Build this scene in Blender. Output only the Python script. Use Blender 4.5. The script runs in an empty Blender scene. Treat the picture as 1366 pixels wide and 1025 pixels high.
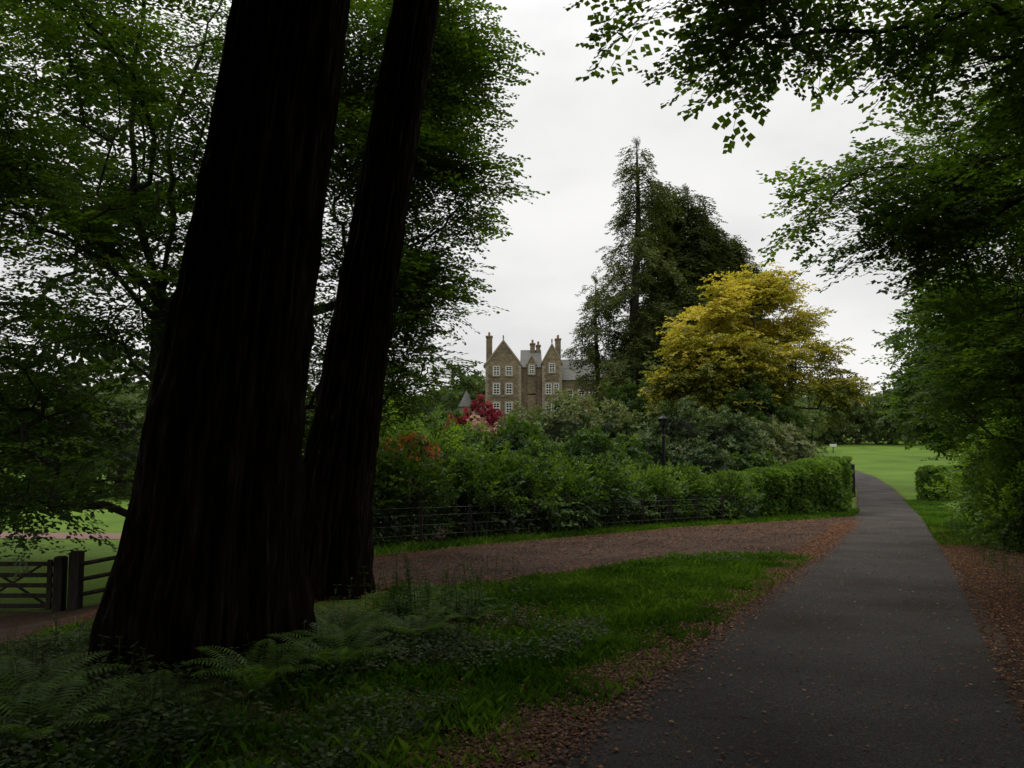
import bpy, math, numpy as np
from mathutils import Vector, noise
rng=np.random.default_rng(7)
scn=bpy.context.scene
R=rng.random
def U(a,b,n=None): return rng.uniform(a,b,n)

# ------------------------------------------------------------ helpers
def link(ob,parent=None):
    scn.collection.objects.link(ob)
    if parent is not None: ob.parent=parent
    return ob
def mesh_obj(name,V,F,mat,parent=None,attr=None,smooth=False,vattr=None):
    V=np.asarray(V,dtype=np.float32).reshape(-1,3); F=np.asarray(F,dtype=np.int32)
    k=F.shape[1]; me=bpy.data.meshes.new(name)
    me.vertices.add(len(V)); me.vertices.foreach_set('co',V.ravel())
    me.loops.add(F.size); me.loops.foreach_set('vertex_index',F.ravel())
    me.polygons.add(len(F)); me.polygons.foreach_set('loop_start',np.arange(len(F),dtype=np.int32)*k)
    if smooth: me.polygons.foreach_set('use_smooth',np.ones(len(F),dtype=bool))
    me.update(calc_edges=True)
    if attr is not None:
        a=me.attributes.new('rnd','FLOAT','FACE'); a.data.foreach_set('value',np.asarray(attr,dtype=np.float32))
    if vattr is not None:
        for kx,vv in vattr.items():
            a=me.attributes.new(kx,'FLOAT','POINT'); a.data.foreach_set('value',np.asarray(vv,dtype=np.float32))
    me.materials.append(mat)
    return link(bpy.data.objects.new(name,me),parent)
def empty(name,loc=(0,0,0)):
    e=bpy.data.objects.new(name,None); e.location=loc; e.empty_display_size=.3
    return link(e)
def norm(a): return a/np.maximum(np.linalg.norm(a,axis=-1,keepdims=True),1e-9)
def sstep(a,b,x):
    t=np.clip((x-a)/(b-a),0,1); return t*t*(3-2*t)

# ------------------------------------------------------------ materials
def newmat(name):
    m=bpy.data.materials.new(name); m.use_nodes=True; nt=m.node_tree; nt.nodes.clear()
    return m,nt,nt.nodes,nt.links
def ramp(N,stops):
    r=N.new('ShaderNodeValToRGB'); e=r.color_ramp.elements
    while len(e)<len(stops): e.new(.5)
    for i,(p,c) in enumerate(stops):
        e[i].position=p; e[i].color=(c[0],c[1],c[2],1)
    return r
def mat_leaf(name,stops,transl=.35,gloss=.025,rough=.5,tr=(1.8,1.8,.7)):
    m,nt,N,L=newmat(name)
    a=N.new('ShaderNodeAttribute'); a.attribute_name='rnd'
    r=ramp(N,stops); L.new(a.outputs['Fac'],r.inputs[0])
    d=N.new('ShaderNodeBsdfDiffuse'); t=N.new('ShaderNodeBsdfTranslucent'); g=N.new('ShaderNodeBsdfGlossy')
    g.inputs['Roughness'].default_value=rough
    mu=N.new('ShaderNodeMix'); mu.data_type='RGBA'; mu.blend_type='MULTIPLY'; mu.inputs[0].default_value=1
    L.new(r.outputs[0],mu.inputs[6]); mu.inputs[7].default_value=(*tr,1)
    L.new(r.outputs[0],d.inputs[0]); L.new(mu.outputs[2],t.inputs[0])
    m1=N.new('ShaderNodeMixShader'); m1.inputs[0].default_value=transl
    L.new(d.outputs[0],m1.inputs[1]); L.new(t.outputs[0],m1.inputs[2])
    m2=N.new('ShaderNodeMixShader'); m2.inputs[0].default_value=gloss
    L.new(m1.outputs[0],m2.inputs[1]); L.new(g.outputs[0],m2.inputs[2])
    o=N.new('ShaderNodeOutputMaterial'); L.new(m2.outputs[0],o.inputs[0])
    return m
def mat_noise(name,stops,scale=(1,1,1),nscale=5,detail=6,rough=.9,bump=.5,bdist=.02,second=None,spec=.2,speck=None):
    m,nt,N,L=newmat(name)
    tc=N.new('ShaderNodeTexCoord'); mp=N.new('ShaderNodeMapping'); mp.inputs['Scale'].default_value=scale
    L.new(tc.outputs['Object'],mp.inputs[0])
    n=N.new('ShaderNodeTexNoise'); n.inputs['Scale'].default_value=nscale; n.inputs['Detail'].default_value=detail; n.inputs['Roughness'].default_value=.65
    L.new(mp.outputs[0],n.inputs['Vector'])
    r=ramp(N,stops); L.new(n.outputs[0],r.inputs[0]); col=r.outputs[0]
    if second:
        n2=N.new('ShaderNodeTexNoise'); n2.inputs['Scale'].default_value=second[0]; n2.inputs['Detail'].default_value=5
        L.new(tc.outputs['Object'],n2.inputs['Vector'])
        r2=ramp(N,second[1]); L.new(n2.outputs[0],r2.inputs[0])
        mu=N.new('ShaderNodeMix'); mu.data_type='RGBA'; mu.blend_type='MULTIPLY'; mu.inputs[0].default_value=1
        L.new(col,mu.inputs[6]); L.new(r2.outputs[0],mu.inputs[7]); col=mu.outputs[2]
    hsrc=n.outputs[0]
    if speck:
        vo=N.new('ShaderNodeTexVoronoi'); vo.inputs['Scale'].default_value=speck[0]; L.new(tc.outputs['Object'],vo.inputs['Vector'])
        hs=N.new('ShaderNodeSeparateColor'); L.new(vo.outputs['Color'],hs.inputs[0])
        r3=ramp(N,speck[1]); L.new(hs.outputs[0],r3.inputs[0])
        mu=N.new('ShaderNodeMix'); mu.data_type='RGBA'; mu.blend_type='MULTIPLY'; mu.inputs[0].default_value=1
        L.new(col,mu.inputs[6]); L.new(r3.outputs[0],mu.inputs[7]); col=mu.outputs[2]
        sb=N.new('ShaderNodeMath'); sb.operation='SUBTRACT'; L.new(n.outputs[0],sb.inputs[0]); L.new(vo.outputs['Distance'],sb.inputs[1]); hsrc=sb.outputs[0]
    b=N.new('ShaderNodeBsdfPrincipled'); b.inputs['Roughness'].default_value=rough; b.inputs['Specular IOR Level'].default_value=spec
    L.new(col,b.inputs['Base Color'])
    if bump:
        bp=N.new('ShaderNodeBump'); bp.inputs['Strength'].default_value=bump; bp.inputs['Distance'].default_value=bdist
        L.new(hsrc,bp.inputs['Height']); L.new(bp.outputs[0],b.inputs['Normal'])
    o=N.new('ShaderNodeOutputMaterial'); L.new(b.outputs[0],o.inputs[0])
    return m

M_beech=mat_leaf('beech_leaf',[(0,(.018,.036,.005)),(.5,(.047,.090,.012)),(1,(.115,.185,.024))],.5)
M_dark=mat_leaf('dark_leaf',[(0,(.014,.026,.006)),(.5,(.026,.050,.010)),(1,(.05,.09,.016))],.35)
M_maple=mat_leaf('maple_leaf',[(0,(.022,.046,.006)),(.5,(.050,.095,.011)),(1,(.095,.16,.018))],.5)
M_conifer=mat_leaf('conifer_needles',[(0,(.018,.030,.010)),(.5,(.046,.064,.019)),(1,(.10,.115,.036))],.2,.01)
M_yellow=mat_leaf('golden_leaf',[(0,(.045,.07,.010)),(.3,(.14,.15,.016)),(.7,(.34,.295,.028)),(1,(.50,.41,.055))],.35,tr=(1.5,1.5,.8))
M_rhodo=mat_leaf('rhododendron_leaf',[(0,(.012,.026,.006)),(.5,(.038,.066,.017)),(.85,(.085,.125,.042)),(1,(.16,.18,.08))],.2,.03,.4)
M_laurel=mat_leaf('laurel_leaf',[(0,(.011,.026,.005)),(.5,(.034,.072,.011)),(1,(.10,.17,.026))],.33,.025,.4)
M_hedge=mat_leaf('hedge_leaf',[(0,(.028,.06,.008)),(.5,(.066,.128,.016)),(1,(.14,.23,.032))],.4)
M_redleaf=mat_leaf('azalea_red',[(0,(.04,.012,.012)),(.6,(.15,.010,.026)),(1,(.29,.025,.065))],.3)
M_pink=mat_leaf('blossom_pink',[(0,(.05,.07,.03)),(.5,(.2,.11,.10)),(1,(.42,.30,.28))],.3)
M_orange=mat_leaf('azalea_orange',[(0,(.04,.07,.015)),(.5,(.16,.075,.025)),(1,(.40,.13,.05))],.3)
M_grassb=mat_leaf('grass_blade',[(0,(.024,.058,.006)),(.5,(.054,.118,.012)),(1,(.125,.21,.028))],.4,.01)
M_ivy=mat_leaf('ground_ivy',[(0,(.014,.030,.006)),(.6,(.040,.075,.016)),(1,(.13,.18,.075))],.3,.02)
M_fern=mat_leaf('fern_leaf',[(0,(.045,.09,.012)),(1,(.12,.22,.03))],.4)
M_litter=mat_leaf('fallen_leaf',[(0,(.04,.020,.010)),(.5,(.125,.052,.024)),(.85,(.22,.095,.04)),(1,(.33,.2,.11))],.05,.02)
M_far=mat_leaf('distant_leaf',[(0,(.034,.054,.02)),(.5,(.062,.094,.03)),(1,(.11,.15,.045))],.3)
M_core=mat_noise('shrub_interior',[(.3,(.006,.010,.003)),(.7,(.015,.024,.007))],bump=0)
M_bark=mat_noise('bark_grey',[(.3,(.014,.012,.010)),(.7,(.045,.039,.031))],(1,1,.3),12,bump=.6)
M_stem=mat_noise('pale_stem',[(.3,(.10,.085,.06)),(.7,(.25,.22,.17))],(1,1,.3),12,bump=.3)
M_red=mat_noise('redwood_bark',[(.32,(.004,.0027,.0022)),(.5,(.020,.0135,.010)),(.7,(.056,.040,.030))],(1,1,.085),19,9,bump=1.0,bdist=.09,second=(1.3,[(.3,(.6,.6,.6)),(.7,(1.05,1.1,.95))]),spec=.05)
M_asph=mat_noise('asphalt',[(.3,(.024,.022,.020)),(.5,(.050,.046,.042)),(.72,(.10,.094,.086))],(1,1,1),60,8,.9,.6,.012,
   second=(.55,[(.32,(.55,.47,.40)),(.5,(.9,.87,.84)),(.7,(1.25,1.25,1.25))]),speck=(130,[(0,(.6,.6,.6)),(.8,(1.0,1.0,1.0)),(1,(1.9,1.85,1.75))]))
M_gravel=mat_noise('gravel_earth',[(.3,(.032,.019,.013)),(.5,(.080,.050,.035)),(.72,(.17,.115,.083))],(1,1,1),16,10,.95,1.0,.05,
   second=(.6,[(.3,(.5,.47,.44)),(.5,(.95,.92,.9)),(.7,(1.35,1.3,1.25))]),speck=(38,[(0,(.55,.55,.55)),(.75,(1,1,1)),(1,(2.0,1.9,1.8))]))
M_redpath=mat_noise('red_gravel',[(.3,(.12,.066,.05)),(.7,(.24,.15,.12))],(1,1,1),14,bump=.4)
M_wood=mat_noise('weathered_wood',[(.3,(.014,.012,.009)),(.7,(.048,.042,.032))],(1,1,.2),14,bump=.4)
M_wire=mat_noise('galvanised_wire',[(.3,(.1,.1,.1)),(.7,(.2,.2,.2))],rough=.5,bump=0)
M_black=mat_noise('black_painted_iron',[(.3,(.006,.006,.007)),(.7,(.014,.014,.015))],rough=.5,bump=0)
M_stone=mat_noise('sandstone_wall',[(.25,(.08,.062,.042)),(.5,(.18,.143,.10)),(.75,(.33,.27,.195))],(1,1,2.2),1.9,9,.95,.4,.05,second=(.3,[(.3,(.6,.58,.56)),(.7,(1.15,1.1,1.02))]))
M_quoin=mat_noise('dressed_stone',[(.3,(.19,.155,.115)),(.7,(.31,.265,.205))],nscale=2,bump=.2)
M_slate=mat_noise('slate_roof',[(.3,(.085,.085,.078)),(.7,(.18,.18,.16))],(1,1,3),2.5,bump=.3)
M_white=mat_noise('white_paint',[(.3,(.58,.58,.54)),(.7,(.72,.72,.68))],bump=0,rough=.5)
M_pot=mat_noise('clay_pot',[(.3,(.2,.11,.07)),(.7,(.3,.18,.12))],bump=0)
def mat_glass():
    m,nt,N,L=newmat('window_glass'); b=N.new('ShaderNodeBsdfPrincipled')
    b.inputs['Base Color'].default_value=(.02,.024,.03,1); b.inputs['Roughness'].default_value=.12
    o=N.new('ShaderNodeOutputMaterial'); L.new(b.outputs[0],o.inputs[0]); return m
M_glass=mat_glass()
def mat_ground():
    m,nt,N,L=newmat('ground_grass_and_earth')
    tc=N.new('ShaderNodeTexCoord'); a=N.new('ShaderNodeAttribute'); a.attribute_name='litter'
    def nz(s,d=6):
        n=N.new('ShaderNodeTexNoise'); n.inputs['Scale'].default_value=s; n.inputs['Detail'].default_value=d; n.inputs['Roughness'].default_value=.65
        L.new(tc.outputs['Object'],n.inputs['Vector']); return n
    n1=nz(14,8); n2=nz(.12,7); n3=nz(3.0,6)
    g=ramp(N,[(.3,(.046,.090,.010)),(.5,(.086,.155,.018)),(.72,(.15,.23,.033))]); L.new(n1.outputs[0],g.inputs[0])
    g2=ramp(N,[(.35,(.62,.66,.58)),(.5,(.95,.93,.9)),(.65,(1.18,1.08,1.05))]); L.new(n2.outputs[0],g2.inputs[0])
    mu=N.new('ShaderNodeMix'); mu.data_type='RGBA'; mu.blend_type='MULTIPLY'; mu.inputs[0].default_value=1
    L.new(g.outputs[0],mu.inputs[6]); L.new(g2.outputs[0],mu.inputs[7])
    e=ramp(N,[(.3,(.016,.010,.006)),(.5,(.045,.026,.016)),(.7,(.10,.056,.034))]); L.new(n1.outputs[0],e.inputs[0])
    ad=N.new('ShaderNodeMath'); ad.operation='ADD'; L.new(a.outputs['Fac'],ad.inputs[0]); L.new(n3.outputs[0],ad.inputs[1])
    mr=N.new('ShaderNodeMapRange'); mr.inputs[1].default_value=.85; mr.inputs[2].default_value=1.15; L.new(ad.outputs[0],mr.inputs[0])
    mx=N.new('ShaderNodeMix'); mx.data_type='RGBA'; L.new(mr.outputs[0],mx.inputs[0]); L.new(mu.outputs[2],mx.inputs[6]); L.new(e.outputs[0],mx.inputs[7])
    b=N.new('ShaderNodeBsdfPrincipled'); b.inputs['Roughness'].default_value=.95; b.inputs['Specular IOR Level'].default_value=.1
    L.new(mx.outputs[2],b.inputs['Base Color'])
    bp=N.new('ShaderNodeBump'); bp.inputs['Strength'].default_value=.7; bp.inputs['Distance'].default_value=.04
    L.new(n1.outputs[0],bp.inputs['Height']); L.new(bp.outputs[0],b.inputs['Normal'])
    o=N.new('ShaderNodeOutputMaterial'); L.new(b.outputs[0],o.inputs[0]); return m
M_ground=mat_ground()

# ------------------------------------------------------------ terrain
def smooth_table(ys,vs,sig):
    t=np.arange(-100,3000,1.0); v=np.interp(t,ys,vs)
    k=np.exp(-.5*(np.arange(-3*sig,3*sig+1)/sig)**2); k/=k.sum()
    p=np.pad(v,(len(k)//2,len(k)//2),mode='reflect',reflect_type='odd')
    return t,np.convolve(p,k,'valid')
TZ=smooth_table([-100,0,36,68,115,150,220,400,800,2500,3000],[6,0,-2.13,-2.75,-2.95,-2.2,.3,4,12,30,30],6)
TR=smooth_table([-100,-30,0,4.3,7.3,10.6,17.2,36.4,68,90,115,140,175,3000],[-50,-15.7,-.75,1.4,3.0,4.7,8.15,17.75,31.9,40.8,49,54,55,55],3)
def RC(y): return np.interp(y,*TR)
def H(x,y):
    x=np.asarray(x,float); y=np.asarray(y,float)
    return np.interp(y,*TZ)-1.2*sstep(3,11,-x)*sstep(-4,8,y)
def coords(parts): return np.unique(np.round(np.concatenate([np.arange(a,b,s) for a,b,s in parts]),3))
gx=coords([(-1500,-400,100),(-400,-30,12),(-30,35,.4),(35,110,1.5),(110,400,12),(400,1600,100)])
gy=coords([(-90,-3,1.5),(-3,45,.35),(45,180,1.5),(180,500,12),(500,2600,100)])
X,Y=np.meshgrid(gx,gy); Z=H(X,Y)
nx,ny=len(gx),len(gy)
def grid_faces(nx,ny):
    i=np.arange(ny-1)[:,None]*nx+np.arange(nx-1)[None,:]
    return np.stack([i,i+1,i+nx+1,i+nx],-1).reshape(-1,4)
UP=np.array([(17.6,39),(15.8,36.3),(11,32.3),(6.3,28.7),(2.5,24.2),(-.66,20.7),(-3.1,17.2),(-6,15.2),(-10,14.3),(-17,14.8)],float)
LO=np.array([(7.6,17.8),(6.5,17.4),(5.2,17.6),(3.5,17.2),(.8,13.7),(-.95,12.0),(-2.6,12.0),(-5,11.1),(-9,10.2),(-17,10)],float)
def resamp(P,n):
    d=np.r_[0,np.cumsum(np.linalg.norm(np.diff(P,axis=0),axis=1))]; t=np.linspace(0,d[-1],n)
    Q=np.stack([np.interp(t,d,P[:,0]),np.interp(t,d,P[:,1])],1)
    for _ in range(6): Q[1:-1]=(Q[:-2]+2*Q[1:-1]+Q[2:])/4
    return Q
UPs=np.array(sorted(UP.tolist()))
def litter(x,y):
    dx=x-RC(y); l=np.zeros_like(x)
    l=np.maximum(l,.62*(1-sstep(1.5,2.3,np.abs(dx))))
    l=np.maximum(l,.9*sstep(1.4,1.9,dx)*(1-sstep(5,8,dx))*(1-sstep(22,32,y)))
    l=np.maximum(l,.8*np.exp(-(((x+4.5)/3.2)**2+((y-8.5)/3.6)**2)))
    l=np.maximum(l,.85*sstep(5,7,-x)*(1-sstep(16,19,y))*(1-sstep(16,22,-x)))
    up=np.interp(x,UPs[:,0],UPs[:,1])
    l=np.maximum(l,.9*sstep(1.0,2.2,y-up)*(1-sstep(50,60,y))*sstep(-4,-2,x)*(1-sstep(-7,-3,dx)))
    l=np.maximum(l,.8*np.exp(-(((x+.5)/1.3)**2+((y-9.2)/1.0)**2)))
    return l
mesh_obj('ground',np.stack([X,Y,Z],-1),grid_faces(nx,ny),M_ground,smooth=True,vattr={'litter':litter(X,Y).ravel()})
def nz1(x,s,o=0): return np.array([noise.noise(Vector((v*s,o,0))) for v in x])
ys=np.arange(-40,172,.2); c=RC(ys)
wl=1.5+.12*nz1(ys,.9,3)+.09*nz1(ys,3.3,8); wr=1.5+.22*(1-sstep(6,18,ys))+.12*nz1(ys,.9,13)+.09*nz1(ys,3.1,18)
t=np.linspace(0,1,13)
xx=(c-wl)[:,None]+(wl+wr)[:,None]*t[None,:]; yy=np.repeat(ys[:,None],13,1)
mesh_obj('road',np.stack([xx,yy,H(xx,yy)+.024],-1),grid_faces(13,len(ys)),M_asph,smooth=True)
a=resamp(UP,160); b=resamp(LO,160)
jt=.35*nz1(np.arange(160),.16,5)+.15*nz1(np.arange(160),.6,2); b=b+np.stack([0*jt,jt],1); a=a+np.stack([0*jt,jt[::-1]],1)
t=np.linspace(0,1,22)[None,:,None]; G=b[:,None,:]*(1-t)+a[:,None,:]*t
G[...,0]=np.minimum(G[...,0],RC(G[...,1])-1.35)
mesh_obj('gravel_path',np.concatenate([G,(H(G[...,0],G[...,1])+.014)[...,None]],-1),grid_faces(22,160),M_gravel,smooth=True)
xs=np.linspace(-45,4,100); yc=41+1.5*np.sin(xs*.09); t=np.linspace(-1.6,1.6,6)
xx=np.repeat(xs[:,None],6,1); yy=yc[:,None]+t[None,:]
mesh_obj('garden_path',np.stack([xx,yy,H(xx,yy)+.02],-1),grid_faces(6,100),M_redpath,smooth=True)

# ------------------------------------------------------------ leaves & wood
def leaf_quads(P,D,Nn,L,W):
    S=np.cross(D,Nn); n=len(P); L=L[:,None]; W=W[:,None]
    V=np.empty((n,4,3))
    V[:,0]=P; V[:,1]=P+L*(.45*D+.10*Nn)+W*.5*S; V[:,2]=P+L*D; V[:,3]=P+L*(.5*D+.10*Nn)-W*.5*S
    return V
def leaf_mesh(name,V,rnd,mat,parent=None):
    V=V.reshape(-1,3); F=np.arange(len(V)).reshape(-1,4)
    return mesh_obj(name,V,F,mat,parent,attr=np.clip(rnd,0,1))
def tube_data(P0,P1,R0,R1,n=5):
    D=norm(P1-P0); ref=np.where(np.abs(D[:,2:3])>.9,np.array([[1.,0,0]]),np.array([[0,0,1.]]))
    A=norm(np.cross(D,ref)); B=np.cross(D,A); m=len(P0)
    an=np.arange(n)*2*math.pi/n
    ring=A[:,None,:]*np.cos(an)[None,:,None]+B[:,None,:]*np.sin(an)[None,:,None]
    V=np.concatenate([P0[:,None]+ring*R0[:,None,None],P1[:,None]+ring*R1[:,None,None]],1)
    i=np.arange(n); j=(i+1)%n; f=np.stack([i,j,j+n,i+n],1)
    F=(np.arange(m)*2*n)[:,None,None]+f[None]
    return V.reshape(-1,3),F.reshape(-1,4)
def tubes(name,P0,P1,R0,R1,mat,parent=None,n=5,smooth=True):
    V,F=tube_data(np.asarray(P0,float),np.asarray(P1,float),np.asarray(R0,float),np.asarray(R1,float),n)
    return mesh_obj(name,V,F,mat,parent,smooth=smooth)

def spray_t(nside=7,per=7,leaf=.1,fan=.55,droop=.15,flat=.35,wr=.6):
    P,D,N,L,SA,SB=[],[],[],[],[],[]
    prev=np.zeros(3)
    for i in range(nside+1):
        tt=(i+.6)/(nside+1); b=np.array([tt,U(-.04,.04),-droop*tt*tt]); SA.append(prev); SB.append(b); prev=b
        sg=1 if i%2 else -1; an=sg*U(.5,1.05)
        if i==nside: an=U(-.2,.2)
        ln=fan*(1-.55*tt)*U(.7,1.15)
        d=np.array([math.cos(an),math.sin(an),U(-.5,.3)*flat]); e=b+d*ln
        for j in range(per):
            s=(j+.8)/per; a2=an+(1 if j%2 else -1)*U(.5,1.1)
            dd=np.array([math.cos(a2),math.sin(a2),U(-.9,.3)*flat])
            P.append(b+d*ln*s+np.array([0,0,U(-.03,.03)])); D.append(dd); N.append([U(-1,1)*flat,U(-1,1)*flat,1]); L.append(leaf*U(.7,1.2))
    D=norm(np.array(D)); N=np.array(N); N=norm(N-D*(N*D).sum(1,keepdims=True))
    return dict(P=np.array(P),D=D,N=N,L=np.array(L),W=np.array(L)*wr,A=np.array(SA),B=np.array(SB))
def rosette_t(n=9,tilt=(.7,1.4),wr=.35,rad=.05):
    P,D,N,L=[],[],[],[]
    for i in range(n):
        a=i*2.4+U(-.2,.2); tl=U(*tilt)
        d=np.array([math.cos(tl),math.sin(tl)*math.cos(a),math.sin(tl)*math.sin(a)])
        P.append(d*rad+np.array([U(-.25,.1),0,0])); D.append(d); N.append([1.,U(-.3,.3),U(-.3,.3)]); L.append(U(.75,1.15))
    D=norm(np.array(D)); N=np.array(N); N=norm(N-D*(N*D).sum(1,keepdims=True))
    return dict(P=np.array(P),D=D,N=N,L=np.array(L),W=np.array(L)*wr,A=np.zeros((0,3)),B=np.zeros((0,3)))
def frames(D,roll=.3):
    X=norm(D); up=np.tile(np.array([0,0,1.]),(len(D),1)); up[np.abs(X[:,2])>.95]=[1,0,0]
    up=up+U(-roll,roll,(len(D),3))
    Yv=norm(np.cross(up,X)); Zv=np.cross(X,Yv)
    return np.stack([X,Yv,Zv],1)
def place(T,O,D,s,tone,roll=.3,var=.25,twr=0):
    O=np.asarray(O,float); D=np.asarray(D,float); M=frames(D,roll); k=rng.integers(0,len(T),len(O))
    Vs,Rs,A,B=[],[],[],[]
    for q,t in enumerate(T):
        ix=np.where(k==q)[0]
        if not len(ix): continue
        m=M[ix]; sc=s[ix]
        P=np.einsum('pa,nab->npb',t['P'],m)*sc[:,None,None]+O[ix][:,None]
        Dd=np.einsum('pa,nab->npb',t['D'],m); Nn=np.einsum('pa,nab->npb',t['N'],m)
        L=(t['L'][None]*sc[:,None]); W=(t['W'][None]*sc[:,None])
        Vs.append(leaf_quads(P.reshape(-1,3),Dd.reshape(-1,3),Nn.reshape(-1,3),L.ravel(),W.ravel()))
        Rs.append((tone[ix][:,None]+U(-var,var,(len(ix),len(t['P'])))).ravel())
        if twr and len(t['A']):
            A.append((np.einsum('pa,nab->npb',t['A'],m)*sc[:,None,None]+O[ix][:,None]).reshape(-1,3))
            B.append((np.einsum('pa,nab->npb',t['B'],m)*sc[:,None,None]+O[ix][:,None]).reshape(-1,3))
    return np.concatenate(Vs),np.concatenate(Rs),(np.concatenate(A) if A else None),(np.concatenate(B) if B else None)

T_beech=[spray_t(leaf=.105,nside=6,per=6,wr=.78,fan=.6) for _ in range(6)]
T_near=[spray_t(nside=7,per=6,leaf=.115,fan=.55,droop=.3,flat=.5,wr=.88) for _ in range(6)]
T_coarse=[spray_t(nside=5,per=5,leaf=.2,fan=.6,flat=.8,wr=.75) for _ in range(5)]
T_gold=[spray_t(nside=5,per=6,leaf=.16,fan=.6,flat=.9,wr=.8) for _ in range(5)]
T_fir=[spray_t(nside=7,per=4,leaf=.26,fan=.5,droop=.45,flat=.5,wr=.38) for _ in range(5)]
T_ros=[rosette_t() for _ in range(5)]
T_tuft=[rosette_t(10,(.2,1.3),.6,.3) for _ in range(5)]
T_laur=[spray_t(3,4,.25,.6,.1,.9,.5) for _ in range(5)]

def lobe_points(lobes,n,shell=.45,hole=.0,hs=.35,ph=0):
    w=np.array([(l[3]*l[4]+l[3]*l[5]+l[4]*l[5])*(l[6] if len(l)>6 else 1) for l in lobes]); w=w/w.sum(); out=[]
    while len(out)<n:
        l=lobes[rng.choice(len(lobes),p=w)]; d=norm(rng.normal(size=3)); r=shell+(1-shell)*R()**.6
        p=np.array([l[0]+d[0]*r*l[3],l[1]+d[1]*r*l[4],l[2]+d[2]*r*l[5]])
        if hole and noise.noise(Vector((p[0]*hs+ph,p[1]*hs,p[2]*hs*1.3)))<hole-.5: continue
        if p[2]<H(p[0],p[1])+.15: continue
        out.append(p)
    return np.array(out)
def sublobes(lobes,k=6,f=.42):
    out=[]
    for l in lobes:
        for i in range(k):
            d=norm(rng.normal(size=3)); s=U(.45,.95); g=f*U(.7,1.3)
            out.append((l[0]+d[0]*l[3]*s,l[1]+d[1]*l[4]*s,l[2]+d[2]*l[5]*s,l[3]*g,l[4]*g,l[5]*g))
    return out

def broadleaf(name,limbs,lobes,n,slen,per,T,leafmat,barkmat=M_bark,rtip=.012,shell=.35,hole=.3,
              twr=0,droop=.15,pull=.22,tone0=.45,tvar=.28,rmax=None,hs=.35,step=.7,pw=.47,tgrad=None):
    nodes=[];par=[];plen=[]
    for li,lm in enumerate(limbs):
        lm=np.array(lm,float)
        if li==0: pi=-1
        else:
            na=np.array(nodes); pi=int(np.argmin(((na-lm[0])**2).sum(1)))
        for k in range(len(lm)):
            if k==0:
                if li==0: nodes.append(lm[0]);par.append(-1);plen.append(0);pi=0
                continue
            seg=lm[k]-nodes[pi]; ns=max(1,int(np.ceil(np.linalg.norm(seg)/.6))); st=np.array(nodes[pi])
            for q in range(1,ns+1):
                jj=U(-.07,.07,3) if q<ns else 0
                nodes.append(st+seg*q/ns+jj); par.append(pi); plen.append(plen[pi]+np.linalg.norm(seg)/ns); pi=len(nodes)-1
    base_n=len(nodes)
    tg=lobe_points(lobes,n,shell,hole,hs,ph=len(name)*3.1)
    root=np.array(nodes[base_n//2 if len(limbs)==1 else 0]); tg=tg[np.argsort(((tg-root)**2).sum(1))]
    NA=np.zeros((base_n+n*60,3)); PL=np.zeros(len(NA)); cnt=base_n; NA[:cnt]=nodes; PL[:cnt]=plen; start=2
    tips=[]; tdir=[]
    for tpt in tg:
        df=tpt-NA[start:cnt]; dist=np.sqrt((df**2).sum(1)); cost=dist+pull*PL[start:cnt]+.6*np.maximum(0,-df[:,2]-.5*dist)
        i=int(np.argmin(cost))+start; dd=dist[i-start]; ns=min(50,max(1,int(np.ceil(dd/step)))); st=NA[i].copy(); p=i
        sag=dd*U(-.02,.16)
        for q in range(1,ns+1):
            f=q/ns; pos=st+(tpt-st)*f+np.array([0,0,sag*math.sin(math.pi*f)])
            if q<ns: pos=pos+U(-.09,.09,3)*min(1,dd*.5)
            NA[cnt]=pos; par.append(p); PL[cnt]=PL[p]+dd/ns; p=cnt; cnt+=1
        tips.append(tpt); dv=tpt-NA[par[p]]; tdir.append(dv)
    NA=NA[:cnt]; par=np.array(par); ct=np.zeros(cnt)
    haschild=np.zeros(cnt,bool); haschild[par[1:]]=True; ct[~haschild]=1
    for i in range(cnt-1,0,-1): ct[par[i]]+=ct[i]
    rad=rtip*np.maximum(ct,1)**pw
    if rmax: rad=np.minimum(rad,rmax)
    ob_i=np.arange(1,cnt); P0=NA[par[ob_i]];P1=NA[ob_i];R0=np.minimum(rad[par[ob_i]],rad[ob_i]*1.6);R1=rad[ob_i]
    big=R1>.05
    V1,F1=tube_data(P0[big],P1[big]+norm(P1[big]-P0[big])*R1[big][:,None]*.3,R0[big],R1[big],8)
    V2,F2=tube_data(P0[~big],P1[~big],R0[~big],R1[~big],4)
    tree=mesh_obj(name,np.concatenate([V1,V2]),np.concatenate([F1,F2+len(V1)]),barkmat,smooth=True)
    tips=np.array(tips); tdir=norm(np.array(tdir)+1e-6)
    O=np.repeat(tips,per,0)+rng.normal(size=(len(tips)*per,3))*slen*.22
    az=norm(np.stack([rng.normal(size=len(O)),rng.normal(size=len(O)),U(-droop*2.2,droop*.6,len(O))*1.2],1))
    Dv=norm(np.repeat(tdir,per,0)*np.array([1,1,.4])*.8+az)
    tone=np.repeat(tone0+U(-tvar,tvar,len(tips)),per)+U(-.1,.1,len(O))
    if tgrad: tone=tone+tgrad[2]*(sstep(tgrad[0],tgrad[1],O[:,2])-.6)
    V,r,A,B=place(T,O,Dv,slen*U(.7,1.2,len(O)),tone,twr=twr)
    leaf_mesh('leaves',V,r,leafmat,tree)
    if A is not None: tubes('twigs',A,B,np.full(len(A),twr),np.full(len(A),twr*.6),barkmat,tree,3)
    return tree

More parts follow.
